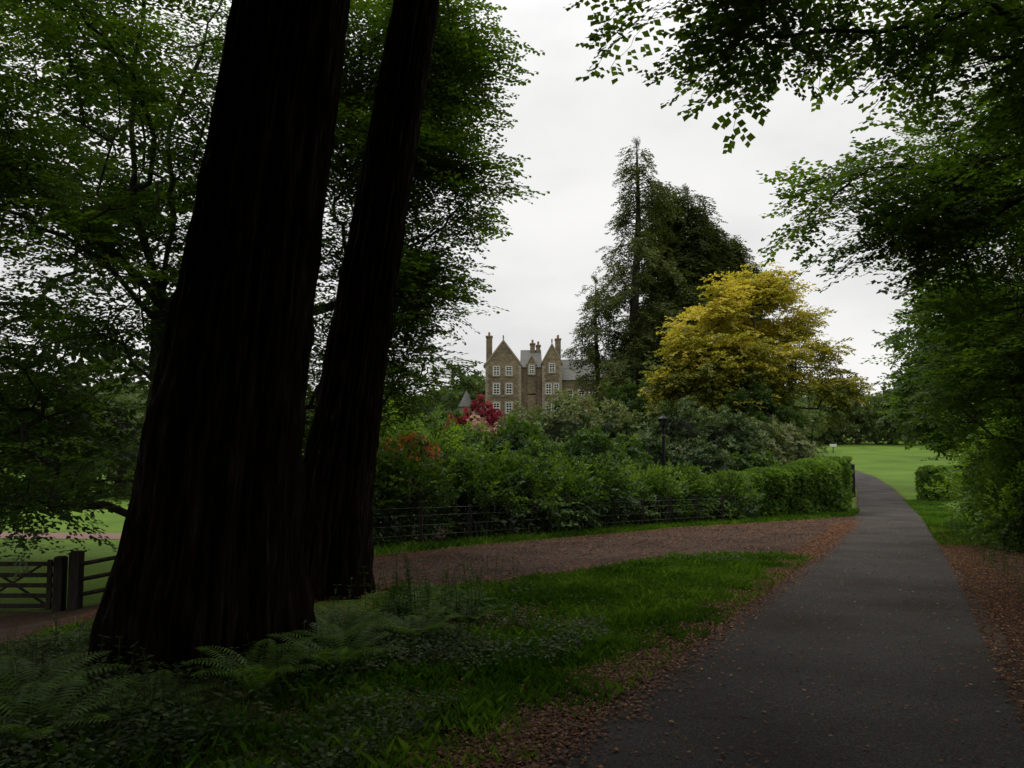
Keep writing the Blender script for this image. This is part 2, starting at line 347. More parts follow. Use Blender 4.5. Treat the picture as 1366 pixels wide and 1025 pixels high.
# ------------------------------------------------------------ big redwoods
def redwood(name,cx,cy,pts,flare_seed,height,crown_z):
    z0=float(H(cx,cy))-.3
    zz=np.concatenate([np.linspace(z0,3,120),np.linspace(3.05,12,130),np.linspace(12.5,height,24)])
    pz=[p[0] for p in pts]; px=np.interp(zz,pz,[p[1] for p in pts]); pr=np.interp(zz,pz,[p[2] for p in pts])
    na=190; an=np.arange(na)*2*math.pi/na
    V=np.zeros((len(zz),na,3))
    for i,z in enumerate(zz):
        hb=max(0,1-(z-z0)/3.2)
        tw=z*.04
        for j,a_ in enumerate(an):
            ca,sa=math.cos(a_+tw),math.sin(a_+tw)
            fl=noise.noise(Vector((ca*1.6+flare_seed,sa*1.6,z*.10)))
            rd=abs(noise.noise(Vector((ca*8+flare_seed,sa*8,z*.30))))*.16+abs(noise.noise(Vector((ca*19,sa*19+flare_seed,z*.6))))*.09
            r=pr[i]*(1+.12*fl+.30*hb*hb*fl*1.6)-rd*min(1,pr[i]/.5)+.035
            V[i,j]=(px[i]+math.cos(a_)*r,cy+math.sin(a_)*r,z)
    i=np.arange(len(zz)-1)[:,None]*na; j=np.arange(na)[None,:]; j2=(j+1)%na
    F=np.stack([i+j,i+j2,i+na+j2,i+na+j],-1).reshape(-1,4)
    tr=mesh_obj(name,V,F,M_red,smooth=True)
    zb=U(crown_z,height,110); O,D,A,B,RR=[],[],[],[],[]
    for z in zb:
        a_=U(0,2*math.pi); Lb=(height-z)*.18+1.4+U(-.5,.8); x0=np.interp(z,pz,[p[1] for p in pts])
        dv=np.array([math.cos(a_),math.sin(a_),0]); p0=np.array([x0,cy,z]); k=int(Lb/.5)+1; pp=p0
        for q in range(1,k+1):
            f=q/k; p=p0+dv*Lb*f+np.array([0,0,-.2*Lb*f*f+.1*Lb*f]); A.append(pp);B.append(p);RR.append(.05*(1-f)+.012); pp=p
            if f>.2:
                for _ in range(2): O.append(p); D.append(norm(dv+U(-.9,.9,3)*np.array([1,1,.4])+np.array([0,0,-.3])))
    tubes('branches',A,B,RR,RR,M_bark,tr,5)
    V,r,_,_=place(T_fir,np.array(O),np.array(D),U(.9,1.5,len(O)),U(.2,.6,len(O)))
    leaf_mesh('foliage',V,r,M_conifer,tr)
    return tr
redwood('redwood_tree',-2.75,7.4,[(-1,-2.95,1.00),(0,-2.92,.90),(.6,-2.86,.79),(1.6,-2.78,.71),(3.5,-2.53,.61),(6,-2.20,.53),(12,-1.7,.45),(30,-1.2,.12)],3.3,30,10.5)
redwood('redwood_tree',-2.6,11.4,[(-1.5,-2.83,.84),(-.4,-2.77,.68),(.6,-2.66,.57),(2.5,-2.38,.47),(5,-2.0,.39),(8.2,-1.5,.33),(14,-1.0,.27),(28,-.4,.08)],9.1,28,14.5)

# ------------------------------------------------------------ beech on the left
broadleaf('beech_tree',[
  [(-9.2,20,-3.2),(-9.3,20,0),(-9.2,20,3),(-9.25,20,5.2)],
  [(-9.25,20,5.2),(-9.9,19.8,7.5),(-10.0,19.6,11),(-9.6,19.8,15)],
  [(-9.25,20,5.2),(-9.0,20,7),(-9.3,20.3,10),(-8,20.5,14)],
  [(-9.25,20,4.6),(-9.9,18.4,5.9),(-11.2,17.2,6.7),(-12.2,16.4,6.9),(-13.2,16,6.9)],
  [(-9.25,20,5.0),(-10.2,19.6,6.3),(-12,19.2,8.0),(-14.5,18.5,9.7)],
  [(-9.25,20,4.5),(-7.5,20.5,7.5),(-5.0,21.3,10),(-3.4,21.8,11)],
  [(-9.3,20,2.5),(-7,20.6,4.6),(-4.6,21,5.4),(-3,21,5.7)],
  ],
  [(-4.6,22,12.0,3.3,3.5,3.4,1.7),(-2.5,21,12.4,1.6,2.5,1.8,1.6),(-2.6,21,8.9,1.9,2.6,1.9,2.4),(-3.2,21,6.0,1.5,2.4,1.2,2.4),(-3.7,21.5,3.6,1.6,2.3,1.5,2.0),(-5.5,22,7,3,3,3,1.6),
   (-11,18.8,10.3,5,4.2,4.3),(-11.5,19.3,6.0,4.6,3.6,2.8,.9),(-12,19,2.5,3.8,3,2),(-10.3,18,.4,2.4,2,1.1),(-9,20,15,8,7,4,.6),(-16,19,8,4,4,6,.7),(-7,22,2.5,2.5,3,2.5)],
  1000,1.2,7,T_beech,M_beech,rtip=.017,hole=.45,tone0=.43,hs=.42)
broadleaf('beech_tree',[[(-21,30,-3.5),(-21,30,3),(-20.5,30,8),(-20,30,13)]],
  [(-20,30,12,8,7,6),(-22,28,4,8,6,4),(-14,31,8,5,5,5),(-30,30,8,6,6,8),(-17,28,1.5,5,4,2.2)],
  240,1.6,6,T_coarse,M_dark,hole=.42,tone0=.4,rtip=.018)

# ------------------------------------------------------------ right hand trees
broadleaf('sycamore_tree',[
  [(11.2,8.5,-.9),(11.1,8.5,2.5),(10.8,8.5,5)],
  [(10.8,8.5,5),(8.5,8.8,7),(5.5,9,8.0),(3.2,9,8.0),(2.0,9,7.5)],
  [(10.8,8.5,5),(9.2,11,6),(7.4,13.6,6.4)],
  [(10.8,8.5,5),(9,6,9),(6,5,12)],
  [(10.8,8.5,5),(11,9,9),(11,9,13)]],
  [(2.1,9.2,7.25,.8,.8,.28,1.2),(3.0,9.2,6.75,.5,.8,.5,1.4),(4.7,9.5,7.3,1.6,1.4,.55,1.1),(7.3,10,7.0,2.2,1.8,1.3),(7.2,13.8,6.0,1.9,2.0,.9),(9.2,13.5,5.6,2.0,2.2,2.0),
   (6.8,4.5,12,5.5,4.5,2.2,.8),(11,11,10.5,4,4,3,.4)],
  560,.85,5,T_near,M_maple,rtip=.011,hole=.46,twr=.004,shell=.2,tone0=.5,hs=.8)
broadleaf('beech_tree',[
  [(16.5,19,-1.4),(16.3,19,3),(16,19,7),(16,19,13)],
  [(16.3,19,3),(14.5,19.5,5),(12.5,20,6)]],
  [(13.2,20,7.2,1.8,3.0,3.2,1.3),(13.2,20.5,3.4,1.6,3.0,2.2,1.4),(15.5,20,11,4.5,5,4,.4),(16,18,5,3,4,4),(14.8,17,1.6,1.5,2.2,1.4)],
  420,1.1,7,T_beech,M_beech,rtip=.012,hole=.42,tone0=.52,shell=.25,hs=.6)
# unseen trees added behind / over the viewer to shade the foreground
broadleaf('beech_tree',[[(-9,-6,.2),(-8.8,-6,4),(-8,-5,9),(-7,-4,13)],[(-8,-5,9),(-4,-2,10.5),(-1,0,11)]],
  [(-6,-3,12,7,6.5,3.5),(-1,0,11.5,5,4.5,2.4,1.3),(-11,-2,9,6,6,4),(-9,3,12,5,5,3),(-5,-7,6,6,3,4),(-10,3,7,3,3,3)],430,2.0,7,T_coarse,M_dark,hole=.10,tone0=.3,rtip=.016)
broadleaf('beech_tree',[[(8,-7,.2),(7.8,-7,4),(7,-6,9),(6,-5,13)],[(7,-6,9),(4,-3,10.5)]],
  [(5,-5,12,7,6.5,3.5),(12,-2,9,6,6,5),(0,-10,10,7,6,4),(2.5,1.8,11,4,3.2,2,1.5),(7,2.5,13,5,4.5,2,1.2),(6,-9,6,6,3,4)],450,2.0,7,T_coarse,M_dark,hole=.10,tone0=.3,rtip=.016)

# ------------------------------------------------------------ far trees
def conifer(name,x,y,top,k,base_r,dens,tone,droop=.3,zlow=1.5,lean=0,asym=0,ns_=2,ss=1.,cl=.7):
    z0=float(H(x,y)); hgt=top-z0
    n=26; zz=np.linspace(z0-.3,top,n); P=np.stack([x+lean*(zz-z0)/hgt+.15*np.sin(zz*.3),np.full(n,y),zz],1); rr=base_r*(1-(zz-z0)/hgt)**.8+.03
    A=list(P[:-1]);B=list(P[1:]);RA=list(rr[:-1]);RB=list(rr[1:]); O=[];D=[];S=[];TN=[]
    z=z0+zlow
    while z<top-.3:
        a_=U(0,2*math.pi); clump=noise.noise(Vector((z*.35,x,math.cos(a_)*1.2)))
        Lb=((top-z)**.9*k*1.15+.5)*(1+cl*clump)*U(.6,1.12)*(1+asym*math.cos(a_)); Lb=max(Lb,.5)
        dv=np.array([math.cos(a_),math.sin(a_),0]); p0=np.array([np.interp(z,zz,P[:,0]),y,z]); kk=int(Lb/.8)+1; pp=p0; tn=tone+U(-.2,.2)
        for q in range(1,kk+1):
            f=q/kk; p=p0+dv*Lb*f+np.array([0,0,Lb*(.12*f-droop*f*f)]); A.append(pp);B.append(p);RA.append(.07*(1-f)+.02);RB.append(.07*(1-f)+.015); pp=p
            if f>.3:
                for _ in range(ns_):
                    O.append(p+U(-.25,.25,3)); D.append(norm(dv*U(.2,1.)+U(-.9,.9,3)*np.array([1,1,.35])+np.array([0,0,-.35]))); S.append(U(.9,1.7)*ss); TN.append(tn+.35*f-.12)
        z+=U(.5,1.5)/dens
    for _ in range(8): O.append(np.array([x+lean,y,top-.7])+U(-.2,.2,3)); D.append(np.array([U(-.3,.3),U(-.3,.3),1.])); S.append(.9); TN.append(tone)
    tr=tubes(name,A,B,RA,RB,M_bark,n=5)
    V,r,_,_=place(T_fir,np.array(O),np.array(D),np.array(S),np.array(TN))
    leaf_mesh('foliage',V,r,M_conifer,tr); return tr
conifer('cedar_tree',13.4,85,35.3,.27,.9,5.0,.55,zlow=6,lean=.9,ns_=2,ss=1.15,cl=1.3)
conifer('cypress_tree',9.8,88,20,.34,.5,4.2,.5,zlow=1,ns_=2,ss=1.15,cl=1.1)
for (x,y,tp,k_,) in [(18.2,92,32.5,.20),(21.0,90,31.5,.21),(23.6,92,28.5,.26),(26.4,94,27.0,.30),(29.6,97,24.5,.32),(19.5,86,19,.24)]:
    conifer('cypress_tree',x,y,tp,k_,.5,8,.36,droop=.12,zlow=2,ns_=3,ss=1.3)
gl=[(17.4,55,11.0,3.5,3.3,2.3),(13.4,55,8.0,3.0,3.2,2.2),(20.9,55,8.6,2.7,3.2,2.7),(16,53,6.4,4.8,3.5,2.2),(11.9,54,5.0,2.2,3,1.7),(21.8,54,4.8,1.9,2.4,1.5),(18,52.5,4.2,3.6,2.6,1.7),(15.0,55,10.4,1.8,2.4,1.6)]
broadleaf('golden_maple_tree',[
  [(17.0,55,-2.9),(16.9,55,0),(16.9,55,2.5)],
  [(16.9,55,2.5),(15,55,6),(13,55,9)],[(16.9,55,2.5),(17.2,54.5,7),(17.1,54,11)],[(16.9,55,2.5),(19.4,55,6),(21.4,55,9)]],
  sublobes(gl,6,.46),
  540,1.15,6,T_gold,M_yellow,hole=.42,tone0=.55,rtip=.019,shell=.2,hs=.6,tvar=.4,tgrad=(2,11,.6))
broadleaf('weeping_beech_tree',[[(36.5,62,-2.8),(36.5,62,4),(36.5,62,10),(36.5,62,14)]],
  [(36.2,62,10,4.2,5,5.5),(35.4,62,5.0,3.2,4,3.2),(40,62,8,4.5,5,8)],400,1.7,6,T_coarse,M_beech,hole=.3,tone0=.55,droop=.8,rtip=.014)
def treemass(name,items,leaf,mat,n,tone=.45):
    O=[];D=[];TN=[]; tr=[]
    for (x,y,w,h) in items:
        g=float(H(x,y)); lobes=[(x+U(-.4,.4)*w,y+U(-.3,.3)*w,g+h*U(.35,.75),w*U(.35,.6),w*U(.35,.6),h*U(.22,.34)) for _ in range(6)]+[(x,y,g+h*.25,w*.6,w*.5,h*.25)]
        pts=lobe_points(lobes,n,.75,.25,.2); O.append(pts); D.append(norm(pts-np.array([x,y,g+h*.4])+rng.normal(size=pts.shape)*w*.3)); TN.append(tone+U(-.2,.2)+U(-.2,.2,n))
        tr.append((x,y,g,h,w))
    O=np.concatenate(O);D=np.concatenate(D);TN=np.concatenate(TN)
    ob=tubes(name,[(x,y,g-.3) for x,y,g,h,w in tr],[(x,y,g+h*.7) for x,y,g,h,w in tr],[w*.05 for x,y,g,h,w in tr],[w*.02 for x,y,g,h,w in tr],M_bark,n=6)
    V,r,_,_=place(T_tuft,O,D,leaf*U(.7,1.3,len(O)),TN); leaf_mesh('foliage',V,r,mat,ob)
items=[]
for x in np.arange(-190,300,11): items.append((x+U(-4,4),250+U(-15,15),15,16+U(-4,5)))
treemass('distant_trees',items,1.5,M_far,260,.5)
items=[(-12+U(-1,1),150,9,16),(-5,165,9,21),(-20,140,12,19),(-9,152,8,19),(-30,130,13,19),(-42,110,14,16),(-52,95,14,17),(-62,80,14,18),(-38,75,12,10),(-8,110,6,9)]
treemass('woodland_trees',items,.85,M_far,600,.4)
items=[(60,175,12,14),(52,160,11,15),(82,212,13,14),(88,216,12,18),(96,214,14,16),(104,212,14,19),(116,214,15,22),(128,205,15,24),(100,150,14,18),(110,120,14,18),(88,138,12,17)]
treemass('parkland_trees',items,.85,M_far,600,.6)

# ------------------------------------------------------------ shrubs
def shrub(name,lobes,n,leaf,T,mat,core=.8,tone=.45,stems=0,volume=False,tv=.22):
    cen=np.array([l[:3] for l in lobes]); rad=np.array([l[3:6] for l in lobes])
    w=rad.prod(1)**(2/3); w/=w.sum()
    li=rng.choice(len(lobes),size=n*2,p=w); d=norm(rng.normal(size=(n*2,3)))
    bump=np.array([noise.noise(Vector(tuple(cen[l]*.7+q*2.6))) for l,q in zip(li,d)])
    rr=(1+.42*bump)*(U(.55,1.08,n*2) if volume else U(.86,1.05,n*2))
    P=cen[li]+d*rad[li]*rr[:,None]
    keep=P[:,2]>H(P[:,0],P[:,1])+.12
    for q in range(len(lobes)):
        ins=(((P-cen[q])/rad[q])**2).sum(1)<.6
        keep&=~(ins&(li!=q))
    P=P[keep][:n]; d=d[keep][:n]; bb=bump[keep][:n]
    root=empty(name)
    Dn=norm(d/rad[li][keep][:n]+np.array([0,0,.3])+rng.normal(size=P.shape)*.3)
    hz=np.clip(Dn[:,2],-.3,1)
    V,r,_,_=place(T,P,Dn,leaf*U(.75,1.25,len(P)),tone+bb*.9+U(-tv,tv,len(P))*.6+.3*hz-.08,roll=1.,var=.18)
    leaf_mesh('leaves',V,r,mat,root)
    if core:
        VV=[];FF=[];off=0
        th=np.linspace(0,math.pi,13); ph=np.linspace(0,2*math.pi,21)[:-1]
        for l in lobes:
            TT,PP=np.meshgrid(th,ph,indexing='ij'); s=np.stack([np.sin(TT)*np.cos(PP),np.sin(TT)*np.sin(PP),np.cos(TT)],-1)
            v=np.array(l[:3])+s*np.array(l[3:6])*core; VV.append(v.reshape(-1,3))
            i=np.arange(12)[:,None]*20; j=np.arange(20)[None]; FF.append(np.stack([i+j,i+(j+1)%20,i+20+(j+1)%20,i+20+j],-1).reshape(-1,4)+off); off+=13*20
        mesh_obj('dark_core',np.concatenate(VV),np.concatenate(FF),M_core,root,smooth=True)  # solid dark blobs added inside the leaves to block see-through
    if stems:
        A=[];B=[];ra=[]
        for l in lobes:
            for _ in range(stems):
                bx,by=l[0]+U(-.5,.5)*l[3],l[1]+U(-.95,.2)*l[4]; p=np.array([bx,by,float(H(bx,by))-.05]); dv=np.array([U(-.35,.35),U(-.3,.3),1.])
                for q in range(4):
                    p2=p+dv*max(.25,(l[2]+l[5]*.7-p[2])*.3)+U(-.08,.08,3); A.append(p);B.append(p2);ra.append(.024-.004*q); p=p2
        tubes('stems',A,B,ra,np.array(ra)*.85,M_stem,root,5)
    return root
def rl(x,y,top,rx,ry):
    g=float(H(x,y)); return (x,y,(top+g)/2-.3,rx,ry,(top-g)/2+.3)
shrub('rhododendron',[rl(-2.0,35,1.9,1.6,2.4),rl(-4.0,37,1.2,1.6,2.4),rl(.2,36,2.2,1.6,2.5)],2600,.24,T_ros,M_laurel,core=.74,tone=.30)
shrub('rhododendron',[rl(3.2,46,3.9,2.2,3.0),rl(6.0,46,3.3,2.0,3),rl(.8,48,3.1,1.8,3)],3800,.25,T_ros,M_rhodo,core=.78,tone=.66)
shrub('rhododendron',[rl(3.6,34.5,1.9,1.6,2.0),rl(1.3,33,1.3,1.5,2),rl(5.4,35.5,1.3,1.1,1.6)],2600,.22,T_ros,M_laurel,core=.74,tone=.32)
shrub('rhododendron',[rl(9.3,43,3.4,2.0,2.6),rl(11.8,42,2.9,1.8,2.5),rl(6.9,43,2.5,1.5,2.4)],3800,.24,T_ros,M_rhodo,core=.78,tone=.34)
shrub('rhododendron',[rl(14.3,46,2.7,2.0,2.5),rl(16.8,48,2.4,1.8,2.5)],3100,.25,T_ros,M_rhodo,core=.78,tone=.66)
shrub('rhododendron',[rl(6.5,38.4,1.7,1.6,1.8),rl(9.4,38.8,1.3,1.6,2)],2600,.22,T_ros,M_rhodo,core=.74,tone=.22)
shrub('rhododendron',[rl(12.0,40,1.1,1.8,1.4)],1500,.18,T_ros,M_laurel,tone=.5)
shrub('red_azalea',[rl(-2.6,60,4.4,1.4,1.5),rl(-4.1,60,3.4,1.1,1.3),rl(-1.5,61,3.7,.8,1.2)],2300,.18,T_tuft,M_redleaf,core=.7,tone=.40,tv=.5)
shrub('pink_rhododendron',[rl(-2.3,54,2.7,1.3,1.5),rl(-.9,55,2.2,.9,1.2)],1700,.16,T_tuft,M_pink,tone=.36,tv=.8)
shrub('red_azalea',[rl(6.9,75,5.0,.7,1.2)],500,.2,T_tuft,M_redleaf,tone=.3)
shrub('orange_azalea',[(-3.9,25.2,.1,.8,.9,1.1),(-3.4,27,.5,.8,1,1.2)],1100,.13,T_tuft,M_orange,tone=.32,tv=.8)
shrub('yew_shrub',[rl(9.4,70,5.6,2.0,2.0),rl(11.5,70,6.2,2.3,2),rl(14,68,5.5,2.2,2)],3400,.33,T_tuft,M_dark,tone=.45)
shrub('holly_shrub',[rl(15.8,50,4.6,2.0,1.8),rl(17.5,50,3.2,1.6,1.6)],2600,.25,T_tuft,M_dark,tone=.5)
row=[(9.0,33.4),(7.2,32.2),(5.4,31),(3.9,29.3),(2.5,27.6),(1.2,26),(-.1,24.6),(-1.5,23.2),(-2.7,21.7),(-3.9,20.3),(-5.3,19.3)]
for x,y in row:
    g=float(H(x,y)); tp=U(1.0,1.9)
    lob=[(x+U(-.4,.4),y+U(-.3,.3),g+tp*.68,U(.7,1.05),.8,tp*.36),(x+U(-.8,.8),y+U(0,.6),g+tp*.76,.6,.7,tp*.38)]
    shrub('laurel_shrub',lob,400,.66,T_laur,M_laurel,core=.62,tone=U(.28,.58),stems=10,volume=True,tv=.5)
shrub('lilac_shrub',[(-4.8,27,.4,1.3,1.6,1.9),(-3.0,29.5,.3,1.3,1.5,1.6)],900,.62,T_laur,M_hedge,core=.6,tone=.4,volume=True)
for (x,y,rx,tp) in [(12.9,19,1.0,1.9),(14.2,17.5,1.4,2.6),(14.3,21,1.2,2.6),(15.8,24,1.4,3.0),(17.6,27.5,1.4,2.6),(13.4,15,1.2,2.2),(20.6,31,1.5,3.3)]:
    g=float(H(x,y))
    shrub('hazel_shrub',[(x,y,g+tp*.55,rx,rx,tp*.48),(x+.5,y+.4,g+tp*.8,rx*.7,rx*.7,tp*.35)],650,.56,T_laur,M_hedge,core=.5,tone=.56,stems=4,volume=True,tv=.5)

def hedge(name,path,w,h0,h1,n,leaf,mat,tone):
    path=np.array(path,float); q=resamp(path,60); tg=norm(np.gradient(q,axis=0)); nr=np.stack([-tg[:,1],tg[:,0]],1)
    k=rng.integers(0,59,n); f=R(n)[:,None]; c_=q[k]*(1-f)+q[k+1]*f; nn=nr[k]; hh=h0+(h1-h0)*k/59.
    a_=U(-.35,math.pi+.35,n); sx=np.sign(np.cos(a_))*np.abs(np.cos(a_))**.45; sz=np.clip(np.sign(np.sin(a_))*np.abs(np.sin(a_))**.5,0,1)
    lower=R(n)<.5; zf=np.where(lower,R(n)*.9,.55+.45*sz); sx=np.where(lower,np.sign(sx)*1.,sx)
    wob=np.array([noise.noise(Vector((p[0]*.9,p[1]*.9,z*2))) for p,z in zip(c_,zf)])
    ww=w*(1+.25*wob)*U(.88,1.08,n)
    P2=c_+nn*(sx*ww)[:,None]
    endm=R(n)<.1; P2[endm]=q[-1]+tg[-1]*(w*U(.5,.9,endm.sum()))[:,None]+nr[-1]*U(-w,w,endm.sum())[:,None]*.9
    hh=np.where(endm,h1,hh); zf=np.where(endm,R(n),zf)
    P=np.concatenate([P2,(H(P2[:,0],P2[:,1])+zf*hh*(1+.09*wob))[:,None]],1)
    D=np.concatenate([nn*sx[:,None],(sz*(~lower)*.9+.15)[:,None]],1); D[endm,:2]=tg[-1]
    D=norm(D+rng.normal(size=D.shape)*.35)
    root=empty(name)
    V,r,_,_=place(T_tuft,P,D,leaf*U(.7,1.3,n),tone+wob*.6+U(-.3,.3,n),roll=1.)
    leaf_mesh('leaves',V,r,mat,root)
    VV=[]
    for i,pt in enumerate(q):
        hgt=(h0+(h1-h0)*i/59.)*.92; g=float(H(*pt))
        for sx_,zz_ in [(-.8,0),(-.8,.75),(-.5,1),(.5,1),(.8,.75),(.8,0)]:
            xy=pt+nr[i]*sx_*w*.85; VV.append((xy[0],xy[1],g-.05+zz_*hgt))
    mesh_obj('dark_core',VV,grid_faces(6,60),M_core,root)  # solid dark filler added inside the hedge, closes gaps between leaves
hedge('clipped_hedge',[(9.6,35.3),(12.4,36.8),(14.9,38.2),(16.3,39.9)],1.0,1.9,2.7,8000,.125,M_hedge,.5)
hedge('clipped_hedge',[(30.5,53.5),(28.6,51.8),(27.0,49.5)],.8,1.9,2.1,3000,.13,M_hedge,.55)

# ------------------------------------------------------------ country house
def box(x0,x1,y0,y1,z0,z1):
    V=[(x0,y0,z0),(x1,y0,z0),(x1,y1,z0),(x0,y1,z0),(x0,y0,z1),(x1,y0,z1),(x1,y1,z1),(x0,y1,z1)]
    return V,[(0,3,2,1),(4,5,6,7),(0,1,5,4),(1,2,6,5),(2,3,7,6),(3,0,4,7)]
class Acc:
    def __init__(s): s.V=[];s.F=[]
    def add(s,vf):
        o=len(s.V); s.V+=list(vf[0]); s.F+=[tuple(i+o for i in f) for f in vf[1]]
    def make(s,name,mat,parent=None):
        me=bpy.data.meshes.new(name); me.from_pydata(s.V,[],s.F); me.update(); me.materials.append(mat)
        return link(bpy.data.objects.new(name,me),parent)
def extr(poly,y0,y1):
    n=len(poly); V=[(x,y0,z) for x,z in poly]+[(x,y1,z) for x,z in poly]
    return V,[tuple(range(n)),tuple(range(2*n-1,n-1,-1))]+[(i,i+n,(i+1)%n+n,(i+1)%n) for i in range(n)]
house=empty('stone_mansion')
W_=Acc();RF=Acc();Q=Acc();WN=Acc();GL=Acc();CH=Acc();PT=Acc()
zb=-3.2
def window(xc,zc,w,h,yf):
    GL.add(box(xc-w/2,xc+w/2,yf-.05,yf-.02,zc-h/2,zc+h/2))
    t_=.09
    for a0,a1,b0,b1 in [(-w/2,-w/2+t_,-h/2,h/2),(w/2-t_,w/2,-h/2,h/2),(-w/2+t_,w/2-t_,h/2-t_,h/2),(-w/2+t_,w/2-t_,-h/2,-h/2+t_),(-w/2+t_,w/2-t_,-.06,.06),
        (-.035,.035,-h/2+t_,-.06),(-.035,.035,.06,h/2-t_)]:
        WN.add(box(xc+a0,xc+a1,yf-.12,yf-.055,zc+b0,zc+b1))
    for s_ in (-1,1):
        WN.add(box(xc-w/2+t_,xc-.035,yf-.11,yf-.06,zc+s_*h/4-.03,zc+s_*h/4+.03)); WN.add(box(xc+.035,xc+w/2-t_,yf-.11,yf-.06,zc+s_*h/4-.03,zc+s_*h/4+.03))
    Q.add(box(xc-w/2-.22,xc-w/2,yf-.09,yf+.1,zc-h/2,zc+h/2)); Q.add(box(xc+w/2,xc+w/2+.22,yf-.09,yf+.1,zc-h/2,zc+h/2))
    Q.add(box(xc-w/2-.22,xc+w/2+.22,yf-.10,yf+.1,zc+h/2,zc+h/2+.28)); Q.add(box(xc-w/2-.22,xc+w/2+.22,yf-.2,yf+.1,zc-h/2-.2,zc-h/2))
def gable(x0,x1,yf,yb,ze,zp,fin=True):
    xm=(x0+x1)/2; W_.add(extr([(x0,zb),(x1,zb),(x1,ze),(xm,zp),(x0,ze)],yf,yb))
    for s_,xe in ((-1,x0),(1,x1)):
        RF.add(extr([(xe+s_*.2,ze-.22),(xm,zp+.02),(xm,zp+.3),(xe+s_*.2,ze+.1)],yf+.35,yb+.1))
        Q.add(extr([(xe+s_*.12,ze-.15),(xm,zp+.03),(xm,zp+.45),(xe+s_*.12,ze+.27)],yf-.08,yf+.34))
    if fin: Q.add(box(xm-.12,xm+.12,yf,yf+.25,zp+.45,zp+1.1))
gable(-4.4,1.5,128,142,13.9,17.8)
gable(5.1,8.3,128,142,14.2,17.2)
W_.add(box(1.5,5.1,129,141,zb,13.6))
RF.add(([(1.5,128.8,13.6),(5.1,128.8,13.6),(5.1,134,17.1),(1.5,134,17.1),(1.5,139.5,13.6),(5.1,139.5,13.6)],[(0,1,2,3),(3,2,5,4)]))
gable(2.6,4.0,128.8,131,14.0,15.4,False)
W_.add(box(8.3,22,130,141,zb,11.5))
RF.add(([(8.3,129.7,11.5),(22.2,129.7,11.5),(22.2,135.5,15.6),(8.3,135.5,15.6),(8.3,141.3,11.5),(22.2,141.3,11.5)],[(0,1,2,3),(3,2,5,4)]))
gable(15,19,128.8,135,11.0,14.5)
for z in (8.6,4.6): Q.add(box(-4.46,1.56,127.92,128.0,z,z+.2)); Q.add(box(5.04,8.36,127.92,128.0,z,z+.2))
for xq in (-4.4,1.5,5.1,8.3):
    for i in range(34):
        w_=.5 if i%2 else .32; s_=1 if xq in(-4.4,5.1) else -1
        x0,x1=sorted((xq-s_*.05,xq+s_*w_)); Q.add(box(x0,x1,127.96,128.3,zb+i*.5,zb+i*.5+.47))
for zc in (12.9,9.9,6.7,3.4,.4):
    window(-2.6,zc,1.05,1.75 if zc<12 else 1.5,128); window(-.5,zc,1.05,1.75 if zc<12 else 1.5,128)
    if zc<12.5: window(6.1,zc,.95,1.7,128); window(7.4,zc,.85,1.7,128)
window(6.7,13.4,1.0,1.5,128); window(3.3,13.2,.9,1.5,128.8)
for zc in (10.0,6.8,3.5,.5): window(3.3,zc,.95,1.7,129)
for zc in (9.0,5.8,2.5):
    for xc in (9.8,11.8,13.6,17,20.6): window(xc,zc,1.05,1.7,128.8 if xc==17 else 130)
for (x,y,z0,z1,w) in [(-3.9,131,13,18.9,1.0),(3.6,134,16.2,18.0,.8),(4.6,134,16,17.7,.7),(8.0,133,14,18.7,.9),(14.2,135.5,14.5,17.6,1.3),(21.6,135,14,17.8,1.2)]:
    CH.add(box(x-w/2,x+w/2,y-.9,y+.9,z0,z1)); CH.add(box(x-w/2-.1,x+w/2+.1,y-1,y+1,z1,z1+.22))
    for k_ in (-.5,.5): PT.add(box(x-.17,x+.17,y+k_-.17,y+k_+.17,z1+.22,z1+.85))
tx,ty=-7.9,133; an=np.arange(16)*2*math.pi/16
V=[(tx+1.2*math.cos(a_),ty+1.2*math.sin(a_),z) for z in (zb,7.2) for a_ in an]; W_.add((V,[(i,(i+1)%16,(i+1)%16+16,i+16) for i in range(16)]))
V=[(tx+1.45*math.cos(a_),ty+1.45*math.sin(a_),7.1) for a_ in an]+[(tx,ty,10.0)]; RF.add((V,[(i,(i+1)%16,16) for i in range(16)]))
W_.add(box(-7.6,-4.4,131,139,zb,5.5)); RF.add(extr([(-7.7,5.4),(-4.4,5.4),(-4.4,7.5)],130.8,139.2))
W_.make('walls',M_stone,house);RF.make('roof',M_slate,house);Q.make('dressed_stonework',M_quoin,house);WN.make('window_frames',M_white,house)
GL.make('window_glass',M_glass,house);CH.make('chimneys',M_stone,house);PT.make('chimney_pots',M_pot,house)

# ------------------------------------------------------------ fences, gate, lamp, posts
def fence_post(acc,x,y,h,w=.06,sink=.2,cap=.03):
    g=float(H(x,y)); acc.add(box(x-w,x+w,y-w,y+w,g-sink,g+h-cap)); v,f=box(x-w,x+w,y-w,y+w,g+h-cap,g+h)
    v=[(x+(a_[0]-x)*(.7 if a_[2]>g+h-.01 else 1),y+(a_[1]-y)*(.7 if a_[2]>g+h-.01 else 1),a_[2]) for a_ in v]; acc.add((v,f))
fp=resamp(np.array([(8.6,31.7),(5.8,29.5),(2.2,25.4),(-.9,21.9),(-3.6,18.6),(-6.5,17.2)]),13)
wf=empty('wire_fence'); A_=Acc()
for x,y in fp: fence_post(A_,x,y,1.1+U(-.05,.08),.05)
A_.make('posts',M_wood,wf)
P0=[];P1=[]
for hh in (.3,.55,.8,1.0):
    for i in range(12):
        P0.append((fp[i][0],fp[i][1]-.06,float(H(*fp[i]))+hh)); P1.append((fp[i+1][0],fp[i+1][1]-.06,float(H(*fp[i+1]))+hh))
